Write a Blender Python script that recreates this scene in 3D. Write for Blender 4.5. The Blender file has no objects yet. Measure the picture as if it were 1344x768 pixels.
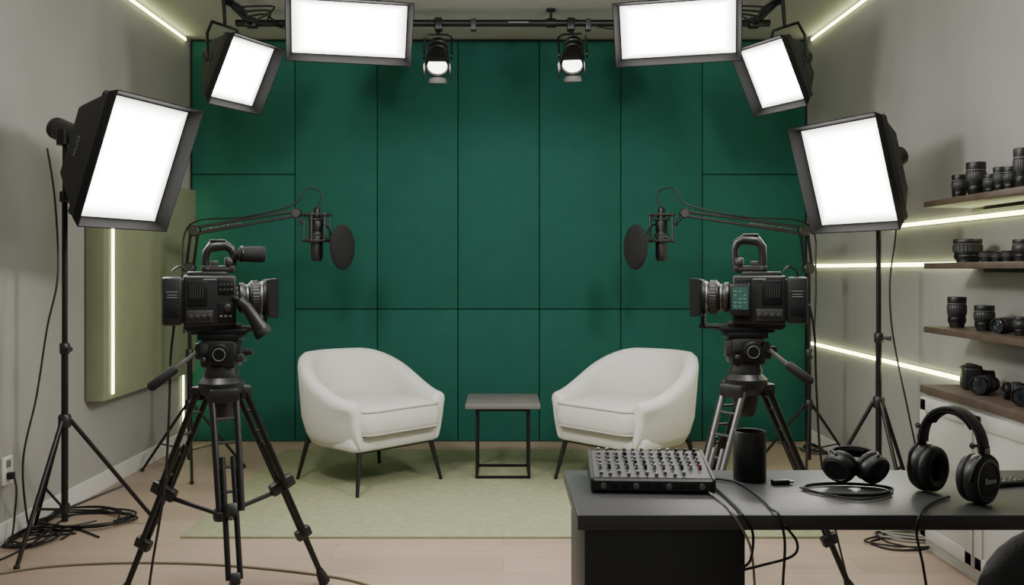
import bpy, bmesh, math, random
from mathutils import Vector, Matrix
random.seed(7)
SC = bpy.context.scene
COL = SC.collection
F, CX, CY, ZC = 1150.0, 660.0, 354.0, 1.25
PI = math.pi
R = math.radians

def at(px, py, Y):
    return Vector(((px-CX)*Y/F, Y, ZC-(py-CY)*Y/F))
def floor_at(px, py, z=0.0):
    return at(px, py, F*(ZC-z)/(py-CY))

# ------------------------------------------------------------------ mesh builder
def spline(pts, n=8, closed=False):
    P = [Vector(p) for p in pts]
    out = []
    m = len(P)
    rng = m if closed else m-1
    for i in range(rng):
        if closed:
            p0, p1, p2, p3 = P[i-1], P[i], P[(i+1) % m], P[(i+2) % m]
        else:
            p0, p1, p2, p3 = P[max(i-1, 0)], P[i], P[i+1], P[min(i+2, m-1)]
        for k in range(n):
            t = k/n
            out.append(0.5*((2*p1)+(p2-p0)*t+(2*p0-5*p1+4*p2-p3)*t*t+(3*p1-p0-3*p2+p3)*t**3))
    if not closed:
        out.append(P[-1].copy())
    return out

def look(n, up=(0, 0, 1)):
    n = Vector(n).normalized()
    x = Vector(up).cross(n)
    if x.length < 1e-4:
        x = Vector((1, 0, 0))
    x.normalize()
    y = n.cross(x)
    return Matrix(((x.x, y.x, n.x, 0), (x.y, y.y, n.y, 0), (x.z, y.z, n.z, 0), (0, 0, 0, 1)))

def axM(loc, n, up=(0, 0, 1)):
    return Matrix.Translation(Vector(loc)) @ look(n, up)

class MB:
    def __init__(s):
        s.bm = bmesh.new()
    def add(s, verts, faces, M=None):
        vs = [s.bm.verts.new((M @ Vector(v)) if M else Vector(v)) for v in verts]
        for f in faces:
            try:
                s.bm.faces.new([vs[i] for i in f])
            except ValueError:
                pass
        return s
    def box(s, c, d, bev=0, M=None, seg=2):
        t = bmesh.new()
        bmesh.ops.create_cube(t, size=1)
        bmesh.ops.scale(t, vec=Vector(d), verts=t.verts)
        if bev:
            bmesh.ops.bevel(t, geom=t.edges[:], offset=bev, segments=seg, profile=.5, affect='EDGES')
        bmesh.ops.translate(t, vec=Vector(c), verts=t.verts)
        if M:
            bmesh.ops.transform(t, matrix=M, verts=t.verts)
        me = bpy.data.meshes.new('t')
        t.to_mesh(me)
        s.bm.from_mesh(me)
        bpy.data.meshes.remove(me)
        t.free()
        return s
    def loft(s, rings, cap=True, close=True):
        n = len(rings[0])
        verts = [p for r in rings for p in r]
        faces = []
        for i in range(len(rings)-1):
            for j in range(n if close else n-1):
                k = (j+1) % n
                faces.append((i*n+j, i*n+k, (i+1)*n+k, (i+1)*n+j))
        if cap:
            faces.append(tuple(range(n-1, -1, -1)))
            faces.append(tuple((len(rings)-1)*n+j for j in range(n)))
        return s.add(verts, faces)
    def tube(s, pts, r, seg=8, closed=False, flat=None):
        P = [Vector(p) for p in pts]
        n = len(P)
        rs = r if isinstance(r, (list, tuple)) else [r]*n
        rings = []
        prev = None
        for i in range(n):
            if closed:
                t = P[(i+1) % n]-P[i-1]
            else:
                t = P[min(i+1, n-1)]-P[max(i-1, 0)]
            t.normalize()
            if prev is None:
                a = Vector((0, 0, 1)) if abs(t.z) < .9 else Vector((1, 0, 0))
                u = a.cross(t).normalized()
            else:
                u = (prev - t*prev.dot(t))
                u = u.normalized() if u.length > 1e-6 else Vector((1, 0, 0))
            prev = u
            v = t.cross(u)
            rings.append([P[i]+(u*math.cos(2*PI*k/seg)+v*math.sin(2*PI*k/seg))*rs[i] for k in range(seg)])
        if closed:
            rings.append(rings[0])
            return s.loft(rings, cap=False)
        return s.loft(rings)
    def cyl(s, p0, p1, r0, r1=None, seg=16):
        return s.tube([p0, p1], [r0, r0 if r1 is None else r1], seg)
    def lathe(s, prof, M=None, seg=24, knurl=0):
        rings = []
        for (r, z) in prof:
            rings.append([Vector((max(r, 1e-5)*(1+(knurl if k % 2 else 0))*math.cos(2*PI*k/seg),
                                  max(r, 1e-5)*(1+(knurl if k % 2 else 0))*math.sin(2*PI*k/seg), z)) for k in range(seg)])
        if M:
            rings = [[M @ p for p in q] for q in rings]
        return s.loft(rings)
    def torus(s, M, R0, r, seg=28, sub=8, sx=1, sy=1):
        pts = [M @ Vector((R0*sx*math.cos(2*PI*k/seg), R0*sy*math.sin(2*PI*k/seg), 0)) for k in range(seg)]
        return s.tube(pts, r, sub, closed=True)
    def prism(s, poly, z0, z1, M=None):
        a = [Vector((p[0], p[1], z0)) for p in poly]
        b = [Vector((p[0], p[1], z1)) for p in poly]
        if M:
            a = [M @ p for p in a]
            b = [M @ p for p in b]
        return s.loft([a, b])
    def plate(s, quad, th):
        q = [Vector(p) for p in quad]
        n = (q[1]-q[0]).cross(q[2]-q[0]).normalized()*th/2
        return s.loft([[p-n for p in q], [p+n for p in q]])
    def ball(s, c, r, sc=(1, 1, 1), M=None, seg=20, rings=12):
        rr = []
        for i in range(rings+1):
            a = -PI/2+PI*i/rings
            q = [Vector((c[0]+max(math.cos(a), 1e-4)*r*sc[0]*math.cos(2*PI*k/seg), c[1]+max(math.cos(a), 1e-4)*r*sc[1]*math.sin(2*PI*k/seg), c[2]+r*sc[2]*math.sin(a))) for k in range(seg)]
            rr.append([M @ p for p in q] if M else q)
        return s.loft(rr)
    def build(s, name, mat, parent=None, smooth=True, angle=40, sub=0):
        bmesh.ops.recalc_face_normals(s.bm, faces=s.bm.faces)
        me = bpy.data.meshes.new(name)
        s.bm.to_mesh(me)
        s.bm.free()
        me.materials.append(mat)
        if smooth:
            for p in me.polygons:
                p.use_smooth = True
            me.set_sharp_from_angle(angle=R(angle))
        o = bpy.data.objects.new(name, me)
        COL.objects.link(o)
        if parent:
            o.parent = parent
        return o

def tag(o, label, cat, group=None):
    o['label'] = label
    o['category'] = cat
    if group:
        o['group'] = group
    return o
def thing(name, label, cat, loc=(0, 0, 0), rot=(0, 0, 0), group=None, M=None):
    o = bpy.data.objects.new(name, None)
    COL.objects.link(o)
    o.empty_display_size = .1
    if M is not None:
        o.matrix_world = M
    else:
        o.location = loc
        o.rotation_euler = rot
    return tag(o, label, cat, group)
def struct(name, mb, mat, smooth=False):
    o = mb.build(name, mat, None, smooth)
    o['kind'] = 'structure'
    return o
def lettering(txt, size, mat, parent, M, name='lettering'):
    cu = bpy.data.curves.new('txt', 'FONT')
    cu.body = txt
    cu.size = size
    cu.extrude = .0006
    cu.align_x = 'CENTER'
    cu.align_y = 'CENTER'
    ob = bpy.data.objects.new('txt', cu)
    COL.objects.link(ob)
    dg = bpy.context.evaluated_depsgraph_get()
    me = bpy.data.meshes.new_from_object(ob.evaluated_get(dg))
    bpy.data.objects.remove(ob)
    bpy.data.curves.remove(cu)
    me.transform(M)
    me.materials.clear()
    me.materials.append(mat)
    o = bpy.data.objects.new(name, me)
    COL.objects.link(o)
    o.parent = parent
    return o

# ------------------------------------------------------------------ materials
def mat(name, col, rough=.5, metal=0.0, var=.12, scale=6.0, bump=0.0, bscale=250.0, spec=.5, sheen=0.0):
    m = bpy.data.materials.new(name)
    m.use_nodes = True
    nt = m.node_tree
    b = nt.nodes['Principled BSDF']
    b.inputs['Roughness'].default_value = rough
    b.inputs['Metallic'].default_value = metal
    b.inputs['Specular IOR Level'].default_value = spec
    if sheen:
        b.inputs['Sheen Weight'].default_value = sheen
    tc = nt.nodes.new('ShaderNodeTexCoord')
    no = nt.nodes.new('ShaderNodeTexNoise')
    no.inputs['Scale'].default_value = scale
    no.inputs['Detail'].default_value = 5
    nt.links.new(tc.outputs['Object'], no.inputs['Vector'])
    cr = nt.nodes.new('ShaderNodeValToRGB')
    cr.color_ramp.elements[0].position = .3
    cr.color_ramp.elements[1].position = .7
    cr.color_ramp.elements[0].color = tuple(c*(1-var) for c in col)+(1,)
    cr.color_ramp.elements[1].color = tuple(min(1, c*(1+var)) for c in col)+(1,)
    nt.links.new(no.outputs['Fac'], cr.inputs['Fac'])
    nt.links.new(cr.outputs['Color'], b.inputs['Base Color'])
    if bump:
        n2 = nt.nodes.new('ShaderNodeTexNoise')
        n2.inputs['Scale'].default_value = bscale
        n2.inputs['Detail'].default_value = 3
        nt.links.new(tc.outputs['Object'], n2.inputs['Vector'])
        bp = nt.nodes.new('ShaderNodeBump')
        bp.inputs['Strength'].default_value = bump
        bp.inputs['Distance'].default_value = .004
        nt.links.new(n2.outputs['Fac'], bp.inputs['Height'])
        nt.links.new(bp.outputs['Normal'], b.inputs['Normal'])
    return m
def emit(name, col, strength):
    m = bpy.data.materials.new(name)
    m.use_nodes = True
    b = m.node_tree.nodes['Principled BSDF']
    b.inputs['Base Color'].default_value = tuple(col)+(1,)
    b.inputs['Emission Color'].default_value = tuple(col)+(1,)
    b.inputs['Emission Strength'].default_value = strength
    b.inputs['Roughness'].default_value = .6
    return m
def diffuser_mat(name, col, s_edge, s_mid):
    # softbox cloth: dimmer toward its rim, as real softboxes are
    m = emit(name, col, s_mid)
    nt = m.node_tree
    b = nt.nodes['Principled BSDF']
    tc = nt.nodes.new('ShaderNodeTexCoord')
    sp = nt.nodes.new('ShaderNodeSeparateXYZ')
    nt.links.new(tc.outputs['Generated'], sp.inputs[0])
    outs = []
    for ch in ('X', 'Y'):
        a = nt.nodes.new('ShaderNodeMath'); a.operation = 'SUBTRACT'
        nt.links.new(sp.outputs[ch], a.inputs[0]); a.inputs[1].default_value = .5
        c = nt.nodes.new('ShaderNodeMath'); c.operation = 'ABSOLUTE'
        nt.links.new(a.outputs[0], c.inputs[0])
        outs.append(c)
    mx = nt.nodes.new('ShaderNodeMath'); mx.operation = 'MAXIMUM'
    nt.links.new(outs[0].outputs[0], mx.inputs[0]); nt.links.new(outs[1].outputs[0], mx.inputs[1])
    mr = nt.nodes.new('ShaderNodeMapRange')
    mr.interpolation_type = 'SMOOTHSTEP'
    mr.inputs['From Min'].default_value = .5
    mr.inputs['From Max'].default_value = .34
    mr.inputs['To Min'].default_value = s_edge
    mr.inputs['To Max'].default_value = s_mid
    nt.links.new(mx.outputs[0], mr.inputs['Value'])
    nt.links.new(mr.outputs['Result'], b.inputs['Emission Strength'])
    return m

M_WALL = mat('grey_plaster', (.32, .313, .294), .9, var=.03, scale=3, bump=.05, bscale=60)
M_CEIL = mat('ceiling_paint', (.40, .392, .375), .9, var=.03, scale=2)
M_BACK = mat('dark_backing', (.006, .02, .016), .9)
M_GREEN = mat('green_panel_fabric', (.014, .096, .072), .85, var=.05, scale=9, bump=.2, bscale=500, spec=.2)
M_OLIVE = mat('olive_panel_fabric', (.24, .265, .165), .9, var=.05, scale=8, bump=.2, bscale=400, spec=.2)
M_BASE = mat('white_baseboard_paint', (.62, .61, .57), .5, var=.03)
M_CHAIR = mat('offwhite_chair_fabric', (.64, .625, .595), .95, var=.05, scale=110, bump=.32, bscale=420, spec=.2, sheen=.15)
M_CUSH = mat('offwhite_cushion_fabric', (.60, .585, .555), .95, var=.05, scale=110, bump=.35, bscale=420, spec=.2, sheen=.15)
M_PIPE = mat('cushion_piping_fabric', (.44, .43, .40), .95, var=.05)
M_RUG = mat('olive_rug_pile', (.31, .325, .205), 1, var=.10, scale=30, bump=.6, bscale=260, spec=.1)
M_BLACK = mat('black_plastic', (.0085, .0085, .0085), .42, var=.2)
M_BLACK2 = mat('black_rubber', (.005, .005, .005), .7, var=.2)
M_METAL = mat('black_metal', (.010, .010, .0105), .36, .4, var=.15)
M_CHAR = mat('charcoal_metal', (.040, .040, .040), .42, .4, var=.1)
M_FLAP = mat('softbox_fabric', (.010, .010, .0105), .75, var=.15, bump=.1)
M_FLAPIN = mat('softbox_flap_black', (.0065, .0065, .0065), .85, var=.1, bump=.1, spec=.2)
M_SILVER = mat('brushed_silver', (.28, .27, .26), .38, .9, var=.1)
M_TSILVER = mat('tripod_grey_tube', (.17, .17, .165), .4, .8, var=.1)
M_BRONZE = mat('dark_bronze', (.025, .022, .020), .4, .5)
M_TABLE = mat('grey_table_top', (.135, .130, .124), .55, var=.05)
M_DESK = mat('charcoal_desk_top', (.070, .070, .072), .38, var=.08)
M_DESKF = mat('charcoal_desk_panel', (.032, .032, .033), .5, var=.08)
M_WALNUT = mat('walnut', (.085, .058, .042), .5, var=.25, scale=14)
M_CAB = mat('white_cabinet_paint', (.46, .452, .425), .5, var=.03)
M_FOAM = mat('black_foam', (.010, .010, .010), .95, var=.3, scale=60, bump=.9, bscale=300)
M_LEATHER = mat('black_leatherette', (.008, .008, .008), .5, var=.2, bump=.2, bscale=150)
M_MIXER = mat('grey_mixer_panel', (.085, .085, .088), .45, .2, var=.08)
M_KNOB = mat('pale_grey_knob', (.28, .28, .28), .4)
M_KNOB2 = mat('mid_grey_knob', (.13, .13, .13), .4)
M_MARK = mat('white_marking', (.6, .6, .58), .6)
M_MARKD = mat('grey_marking', (.14, .14, .14), .6)
M_RED = mat('red_knob', (.30, .03, .02), .4)
M_CABLE = mat('black_cable', (.008, .008, .008), .5)
M_CABLE2 = mat('olive_cable', (.18, .16, .085), .6)
M_CABLE3 = mat('grey_cable', (.26, .25, .23), .6)
M_GLASS = mat('dark_lens_glass', (.01, .014, .02), .08, var=.1, spec=.9)
M_DIFF = diffuser_mat('softbox_diffuser', (1, .975, .93), 2.2, 20.0)
M_SPOT = emit('spot_lens', (1, .95, .85), 7.0)
M_LED = emit('led_warm_lime', (.93, 1, .47), 12.5)
M_SCREEN = emit('screen_green', (.012, .05, .04), .35)
M_UI = emit('screen_marks', (.2, .32, .25), .35)

def wood_floor():
    m = mat('oak_plank_floor', (.40, .315, .25), .55, var=.05)
    nt = m.node_tree
    b = nt.nodes['Principled BSDF']
    tc = nt.nodes.new('ShaderNodeTexCoord')
    mp = nt.nodes.new('ShaderNodeMapping')
    nt.links.new(tc.outputs['Object'], mp.inputs['Vector'])
    br = nt.nodes.new('ShaderNodeTexBrick')
    br.inputs['Scale'].default_value = 1
    br.inputs['Brick Width'].default_value = 1.5
    br.inputs['Row Height'].default_value = .19
    br.inputs['Mortar Size'].default_value = .0018
    br.inputs['Color1'].default_value = (.43, .33, .262, 1)
    br.inputs['Color2'].default_value = (.37, .282, .222, 1)
    br.inputs['Mortar'].default_value = (.26, .20, .16, 1)
    nt.links.new(mp.outputs['Vector'], br.inputs['Vector'])
    mp2 = nt.nodes.new('ShaderNodeMapping')
    mp2.inputs['Scale'].default_value = (2.5, 28, 2)
    nt.links.new(tc.outputs['Object'], mp2.inputs['Vector'])
    no = nt.nodes.new('ShaderNodeTexNoise')
    no.inputs['Scale'].default_value = 2
    no.inputs['Detail'].default_value = 6
    nt.links.new(mp2.outputs['Vector'], no.inputs['Vector'])
    cr = nt.nodes.new('ShaderNodeValToRGB')
    cr.color_ramp.elements[0].color = (.82, .80, .78, 1)
    cr.color_ramp.elements[1].color = (1.05, 1.04, 1.03, 1)
    nt.links.new(no.outputs['Fac'], cr.inputs['Fac'])
    mx = nt.nodes.new('ShaderNodeMix')
    mx.data_type = 'RGBA'
    mx.blend_type = 'MULTIPLY'
    mx.inputs['Factor'].default_value = 1
    nt.links.new(br.outputs['Color'], mx.inputs[6])
    nt.links.new(cr.outputs['Color'], mx.inputs[7])
    nt.links.new(mx.outputs[2], b.inputs['Base Color'])
    return m
M_FLOOR = wood_floor()

# ------------------------------------------------------------------ room
XL, XR, YB, YF, H = -2.28, 2.22, 6.40, -.6, 2.93
struct('floor', MB().box(((XL+XR)/2, (YB+YF)/2, -.05), (XR-XL+.2, YB-YF+.2, .1)), M_FLOOR)
struct('ceiling', MB().box(((XL+XR)/2, (YB+YF)/2, H+.05), (XR-XL+.2, YB-YF+.2, .1)), M_CEIL)
struct('wall_left', MB().box((XL-.05, (YB+YF)/2, H/2), (.1, YB-YF+.2, H)), M_WALL)
struct('wall_right', MB().box((XR+.05, (YB+YF)/2, H/2), (.1, YB-YF+.2, H)), M_WALL)
struct('wall_back', MB().box(((XL+XR)/2, YB+.05, H/2), (XR-XL, .1, H)), M_BACK)
for nm, x in (('baseboard_left', XL+.008), ('baseboard_right', XR-.008)):
    struct(nm, MB().box((x, (YB-.04+YF)/2, .05), (.016, YB-.04-YF, .10), .003), M_BASE)

# green acoustic wall panels
PY = YB-.035
seams = [248, 387, 495, 601, 708, 815, 922, 1059]
names = ['first column at the left wall', 'second column from left', 'third column from left', 'middle column', 'third column from right', 'second column from right', 'last column at the right wall']
ZT = ZC+(CY-52)*PY/F
for i in range(7):
    x0 = (seams[i]-CX)*PY/F
    x1 = (seams[i+1]-CX)*PY/F
    x0 = max(x0, XL+.02) if i == 0 else x0
    x1 = min(x1, XR-.02) if i == 6 else x1
    zs = ZC-((229 if i in (0, 6) else 406)-CY)*PY/F
    for (za, zb, w) in ((.002, zs, 'lower'), (zs, ZT-.012, 'upper')):
        g = .0025
        p = MB().box(((x0+x1)/2, (PY+YB-.003)/2, (za+zb)/2), (x1-x0-2*g, YB-PY-.003, zb-za-2*g), .005)
        tag(p.build('acoustic_panel', M_GREEN), '%s dark green fabric wall panel in the %s' % (w, names[i]), 'wall panel', 'green fabric panels on the back wall')

# rug
rugy0, rugy1 = 4.07, 6.04
rb = MB().box((.03, (rugy0+rugy1)/2, .006), (3.06, rugy1-rugy0, .012), .004)
tag(rb.build('area_rug', M_RUG), 'pale olive green rectangular rug under the armchairs and side table', 'rug')

# olive acoustic panel on left wall
t = thing('acoustic_panel', 'pale olive padded wall panel on the left wall behind the camera', 'wall panel', (XL, 4.77, .53))
MB().box((.057, .715, .64), (.106, 1.43, 1.28), .008).build('padding', M_OLIVE, t)

# LED strips
def led(p0, p1, label, w=.012, d=.008):
    a, b = Vector(p0), Vector(p1)
    c = (a+b)/2
    v = b-a
    if abs(v.z) > .1:
        dims = (d, w, abs(v.z))
    else:
        dims = (d, abs(v.y), w)
    r = thing('led_strip', label, 'light strip', c, group='LED strip lights')
    MB().box((0, 0, 0), dims, .002).build('diffuser', M_LED, r)
    s = -1 if c.x > 0 else 1
    MB().box((-s*d*.75, 0, 0), (d*.5, dims[1]+.004, dims[2]+.004)).build('channel', M_CHAR, r)
led((-2.17+.007, 4.86, .56), (-2.17+.007, 4.86, 1.79), 'glowing vertical light strip on the near edge of the olive wall panel', .022)
led((XL+.008, 6.23, .102), (XL+.008, 6.23, 1.82), 'glowing vertical light strip in the corner beside the green wall', .018)
led((XL+.008, 3.0, H-.03), (XL+.008, 6.28, H-.03), 'pale lime light strip along the top of the left wall', .020)
led((XR-.008, 3.0, H-.03), (XR-.008, 6.28, H-.03), 'pale lime light strip along the top of the right wall', .020)
led((XR-.008, 2.7, 1.495), (XR-.008, 5.0, 1.495), 'pale lime light strip on the right wall below the top shelf', .020)
led((XR-.008, 4.13, 1.277), (XR-.008, 6.26, 1.277), 'pale lime light strip on the right wall ending at the middle shelf', .022)
led((XR-.008, 3.97, .722), (XR-.008, 6.28, .722), 'pale lime light strip low on the right wall above the white cabinet', .022)
r = thing('led_strip', 'light strip lying along the top edge of the olive wall panel', 'light strip', (-2.25, 5.35, 1.818), group='LED strip lights')
MB().box((0, 0, 0), (.02, 1.1, .014), .002).build('diffuser', M_LED, r)

# wall outlet
t = thing('wall_outlet', 'white double wall outlet with a black plug on the left wall', 'outlet', (XL, 4.02, .33))
MB().box((.006, 0, 0), (.01, .085, .13), .003).build('faceplate', M_BASE, t)
MB().box((.022, 0, -.025), (.03, .03, .03), .004).build('plug', M_BLACK, t)
MB().box((.0118, 0, .03), (.003, .035, .035), .001).build('socket', M_MARKD, t)

# ------------------------------------------------------------------ armchairs
def d_outline(w, yf, y0, yb, rc, n=14):
    pts = []
    for k in range(7):
        a = -PI/2+k/6*PI/2
        pts.append((w-rc+rc*math.cos(a), yf+rc+rc*math.sin(a)))
    for k in range(1, 5):
        pts.append((w, yf+rc+(y0-yf-rc)*k/5))
    for k in range(n+1):
        a = PI*k/n
        pts.append((w*math.copysign(abs(math.cos(a))**.8, math.cos(a)), y0+(yb-y0)*math.sin(a)**.8))
    for k in range(4, 0, -1):
        pts.append((-w, yf+rc+(y0-yf-rc)*k/5))
    for k in range(7):
        a = PI+k/6*PI/2
        pts.append((-w+rc+rc*math.cos(a), yf+rc+rc*math.sin(a)))
    return pts
def ring(outline, sc, z, c=(0, -.03)):
    return [Vector((c[0]+(x-c[0])*sc, c[1]+(y-c[1])*sc, z)) for x, y in outline]
def ss(x):
    x = max(0, min(1, x))
    return x*x*(3-2*x)
def armchair(loc, rz, label):
    t = thing('armchair', label, 'armchair', loc, (0, 0, rz), 'pair of off-white armchairs')
    a_, b_, yc, yf = .376, .368, .05, -.262
    arm = yc-yf
    arc = PI*.372
    L = 2*arm+arc
    N = 60
    rings = []
    for i in range(N+1):
        s = L*i/N
        tt = abs(s-L/2)/(L/2)
        if s < arm:
            pos = Vector((-a_, yf+s, 0)); nn = Vector((-1, 0, 0)); fr_ = 1-s/arm
            pos.x += .038*fr_*fr_
        elif s > L-arm:
            fr_ = 1-(L-s)/arm
            pos = Vector((a_-.038*fr_*fr_, yf+(L-s), 0)); nn = Vector((1, 0, 0))
        else:
            ph = (s-arm)/arc*PI
            pos = Vector((-a_*math.cos(ph), yc+b_*math.sin(ph), 0))
            nn = Vector((-math.cos(ph)/a_, math.sin(ph)/b_, 0)).normalized()
        h = .515+.228*ss(1-(tt-.22)/.80)
        lean = .03*ss(1-tt/.5)
        prof = [(-.065, .235), (-.036, .29), (-.010, .38), (.004, .40+.5*(h-.40)), (.010+lean, h-.05), (.006+lean, h-.020), (-.012+lean, h-.003), (-.042+lean, h), (-.070+lean, h-.014), (-.084+lean, h-.045), (-.092, .38+.5*(h-.38)), (-.095, .38), (-.095, .30), (-.095, .235)]
        rings.append([pos+nn*o+Vector((0, 0, z)) for o, z in prof])
    def tip(rg):
        c = sum(rg, Vector())/len(rg)
        out = []
        for sc, dy in ((.95, .014), (.84, .027), (.66, .036), (.4, .040)):
            out.append([Vector((c.x+(p.x-c.x)*sc, p.y-dy, c.z+(p.z-c.z)*(1-(1-sc)*.3))) for p in rg])
        return out
    a = tip(rings[0]); b = tip(rings[-1])
    rings = a[::-1]+rings+b
    MB().loft(rings).build('shell', M_CHAIR, t, angle=80)
    ol = d_outline(.315, -.290, .03, .33, .05)
    MB().loft([ring(ol, .95, .235), ring(ol, .985, .245), ring(ol, 1, .265), ring(ol, 1, .306), ring(ol, .97, .316)]).build('seat_base', M_CHAIR, t, angle=70)
    co = d_outline(.281, -.350, .03, .28, .07)
    z0 = .324
    cu = MB().loft([ring(co, .93, z0), ring(co, .975, z0+.008), ring(co, .997, z0+.03), ring(co, 1.012, z0+.070), ring(co, .997, z0+.110), ring(co, .975, z0+.134), ring(co, .93, z0+.146), ring(co, .75, z0+.158), ring(co, .45, z0+.166), ring(co, .05, z0+.168)]).build('seat_cushion', M_CUSH, t, angle=80)
    for sc, z in ((.975, z0+.135), (.975, z0+.008)):
        MB().tube(ring(co, sc+.008, z), .0055, 6, closed=True).build('piping', M_PIPE, cu)
    u = MB()
    q = [(-.25, -.25, .228), (.25, -.25, .228), (.25, .25, .228), (-.25, .25, .228)]
    for i in range(4):
        u.cyl(q[i], q[(i+1) % 4], .009, seg=8)
    u.build('underframe', M_BRONZE, t)
    for sx, sy in ((-1, -1), (1, -1), (1, 1), (-1, 1)):
        MB().cyl((sx*.255, sy*.255, .24), (sx*.30, sy*.30, 0), .016, .010, 10).build('leg', M_BRONZE, t)
    return t
armchair((-.79, 5.18, .012), R(45), 'off-white fabric tub armchair left of the small side table')
armchair((.735, 5.18, .012), R(-45), 'off-white fabric tub armchair right of the small side table')

# side table
t = thing('side_table', 'small square side table with grey top and thin black frame', 'table', (0, 5.35, .012))
MB().box((0, 0, .435), (.44, .44, .03), .004).build('tabletop', M_TABLE, t)
fr = MB()
for z in (.012, .41):
    for s in (-1, 1):
        fr.box((0, s*.155, z-.004), (.325, .014, .014)).box((s*.155, 0, z-.004), (.014, .325, .014))
fr.build('frame', M_METAL, t, False)
for sx in (-1, 1):
    for sy in (-1, 1):
        MB().box((sx*.155, sy*.155, .21), (.014, .014, .42)).build('leg', M_METAL, t, False)

# ------------------------------------------------------------------ softboxes
def softbox(center, heading, pitch, w, h, d, label, anchor, flap=.055, text=None, side=-1, stand=False, tsize=.05, hl=None):
    hd, p = R(heading), R(pitch)
    n = Vector((math.cos(hd)*math.cos(p), math.sin(hd)*math.cos(p), -math.sin(p)))
    M = axM(center, n)
    t = thing('softbox_light', label, 'studio light', group='softbox lights', M=M)
    Mi = M.inverted()
    anc = Mi @ Vector(anchor)
    kb = .60
    def rect(sx, sy, z, c=.012):
        x, y = sx/2, sy/2
        return [Vector(q) for q in ((x-c, -y, z), (x, -y+c, z), (x, y-c, z), (x-c, y, z), (-x+c, y, z), (-x, y-c, z), (-x, -y+c, z), (-x+c, -y, z))]
    MB().loft([rect(w, h, -.012), rect(w+.012, h+.012, -.012), rect(w+.012, h+.012, -.045), rect(w*.97, h*.97, -.05), rect(w*kb, h*kb, -d), rect(w*kb*.9, h*kb*.9, -d-.015)], cap=True).build('housing', M_FLAP, t, angle=25)
    g = MB()
    nn = 8
    vs = []; fs = []
    for i in range(nn+1):
        for j in range(nn+1):
            u, v = i/nn*2-1, j/nn*2-1
            vs.append((u*w*.497, v*h*.497, -.010+.014*(1-u*u)*(1-v*v)))
    for i in range(nn):
        for j in range(nn):
            q = i*(nn+1)+j
            fs.append((q, q+nn+1, q+nn+2, q+1))
    g.add(vs, fs)
    g.build('diffuser', M_DIFF, t)
    f, z = flap*.40, flap*.92
    x, y = w/2+.006, h/2+.006
    for quad in (((-x, y, -.012), (x, y, -.012), (x+f, y+f, z), (-x-f, y+f, z)), ((-x, -y, -.012), (x, -y, -.012), (x+f, -y-f, z), (-x-f, -y-f, z)),
                 ((x, -y, -.012), (x, y, -.012), (x+f, y+f, z), (x+f, -y-f, z)), ((-x, -y, -.012), (-x, y, -.012), (-x-f, y+f, z), (-x-f, -y-f, z))):
        MB().plate(quad, .005).build('flap', M_FLAPIN, t, False)
    hl = hl or (.17 if stand else .10)
    hd_ = MB().lathe([(.045, -d-.01), (.052, -d-.02), (.052, -d-.05), (.046, -d-.055), (.046, -d-.075), (.052, -d-.08), (.052, -d-hl+.03), (.048, -d-hl+.025), (.048, -d-hl+.018), (.052, -d-hl+.013), (.050, -d-hl)], seg=24).build('lamp_head', M_BLACK, t)
    MB().lathe([(.03, -d-hl), (.03, -d-hl-.012), (.02, -d-hl-.014)], seg=16).build('end_cap', M_CHAR, hd_)
    pz = -d*.75
    px = w*(kb+(1-kb)*.28)/2+.012
    a = anc-Vector((0, 0, pz))
    if stand:
        k = MB().cyl((0, 0, -d-.06), anc, .014, .014, 10).box((0, 0, -d-.06), (.07, .11, .05), .008)
        k.build('bracket', M_METAL, t)
        MB().lathe([(.035, -.02), (.035, .05), (.02, .055)], Matrix.Translation(anc) @ M.to_3x3().inverted().to_4x4(), 16).build('clamp', M_METAL, t)
        MB().cyl(Vector((0, -.06, -d-.06)), Vector((0, -.10, -d-.06)), .02, .02, 10).build('tilt_knob', M_BLACK, t)
    else:
        cb = Vector((0, 0, pz))+a*.55
        k = MB()
        k.tube([(-px, 0, pz), Vector((-px, 0, pz))+a*.35, cb+Vector((-px*.7, 0, 0)), cb+Vector((px*.7, 0, 0)), Vector((px, 0, pz))+a*.35, (px, 0, pz)], .009, 8)
        k.cyl(cb, anc, .012, .012, 10)
        k.build('yoke', M_METAL, t)
        for s in (-1, 1):
            MB().lathe([(.022, 0), (.022, .018), (.012, .02)], axM((s*(px-.005), 0, pz), (s, 0, 0)), 12).build('tilt_knob', M_BLACK, t)
        MB().lathe([(.03, -.03), (.03, .035)], Matrix.Translation(anc) @ M.to_3x3().inverted().to_4x4() @ Matrix.Rotation(PI/2, 4, 'X'), 16).build('clamp', M_METAL, t)
    if text:
        ang = math.atan2((1-kb)*w/2, d-.05)
        fz = -(d+.05)*.5
        fx = w/2*(1-(1-kb)*(-fz-.05)/(d-.05))
        N = Vector((side*math.cos(ang), 0, -math.sin(ang)))
        X = Vector((0, -1, 0))
        Yv = N.cross(X)
        pos = Vector((side*fx, 0, fz))+N*.004
        TM = Matrix(((X.x, Yv.x, N.x, pos.x), (X.y, Yv.y, N.y, pos.y), (X.z, Yv.z, N.z, pos.z), (0, 0, 0, 1)))
        lettering(text, tsize, M_MARKD, t, TM)
    return t, M

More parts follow.
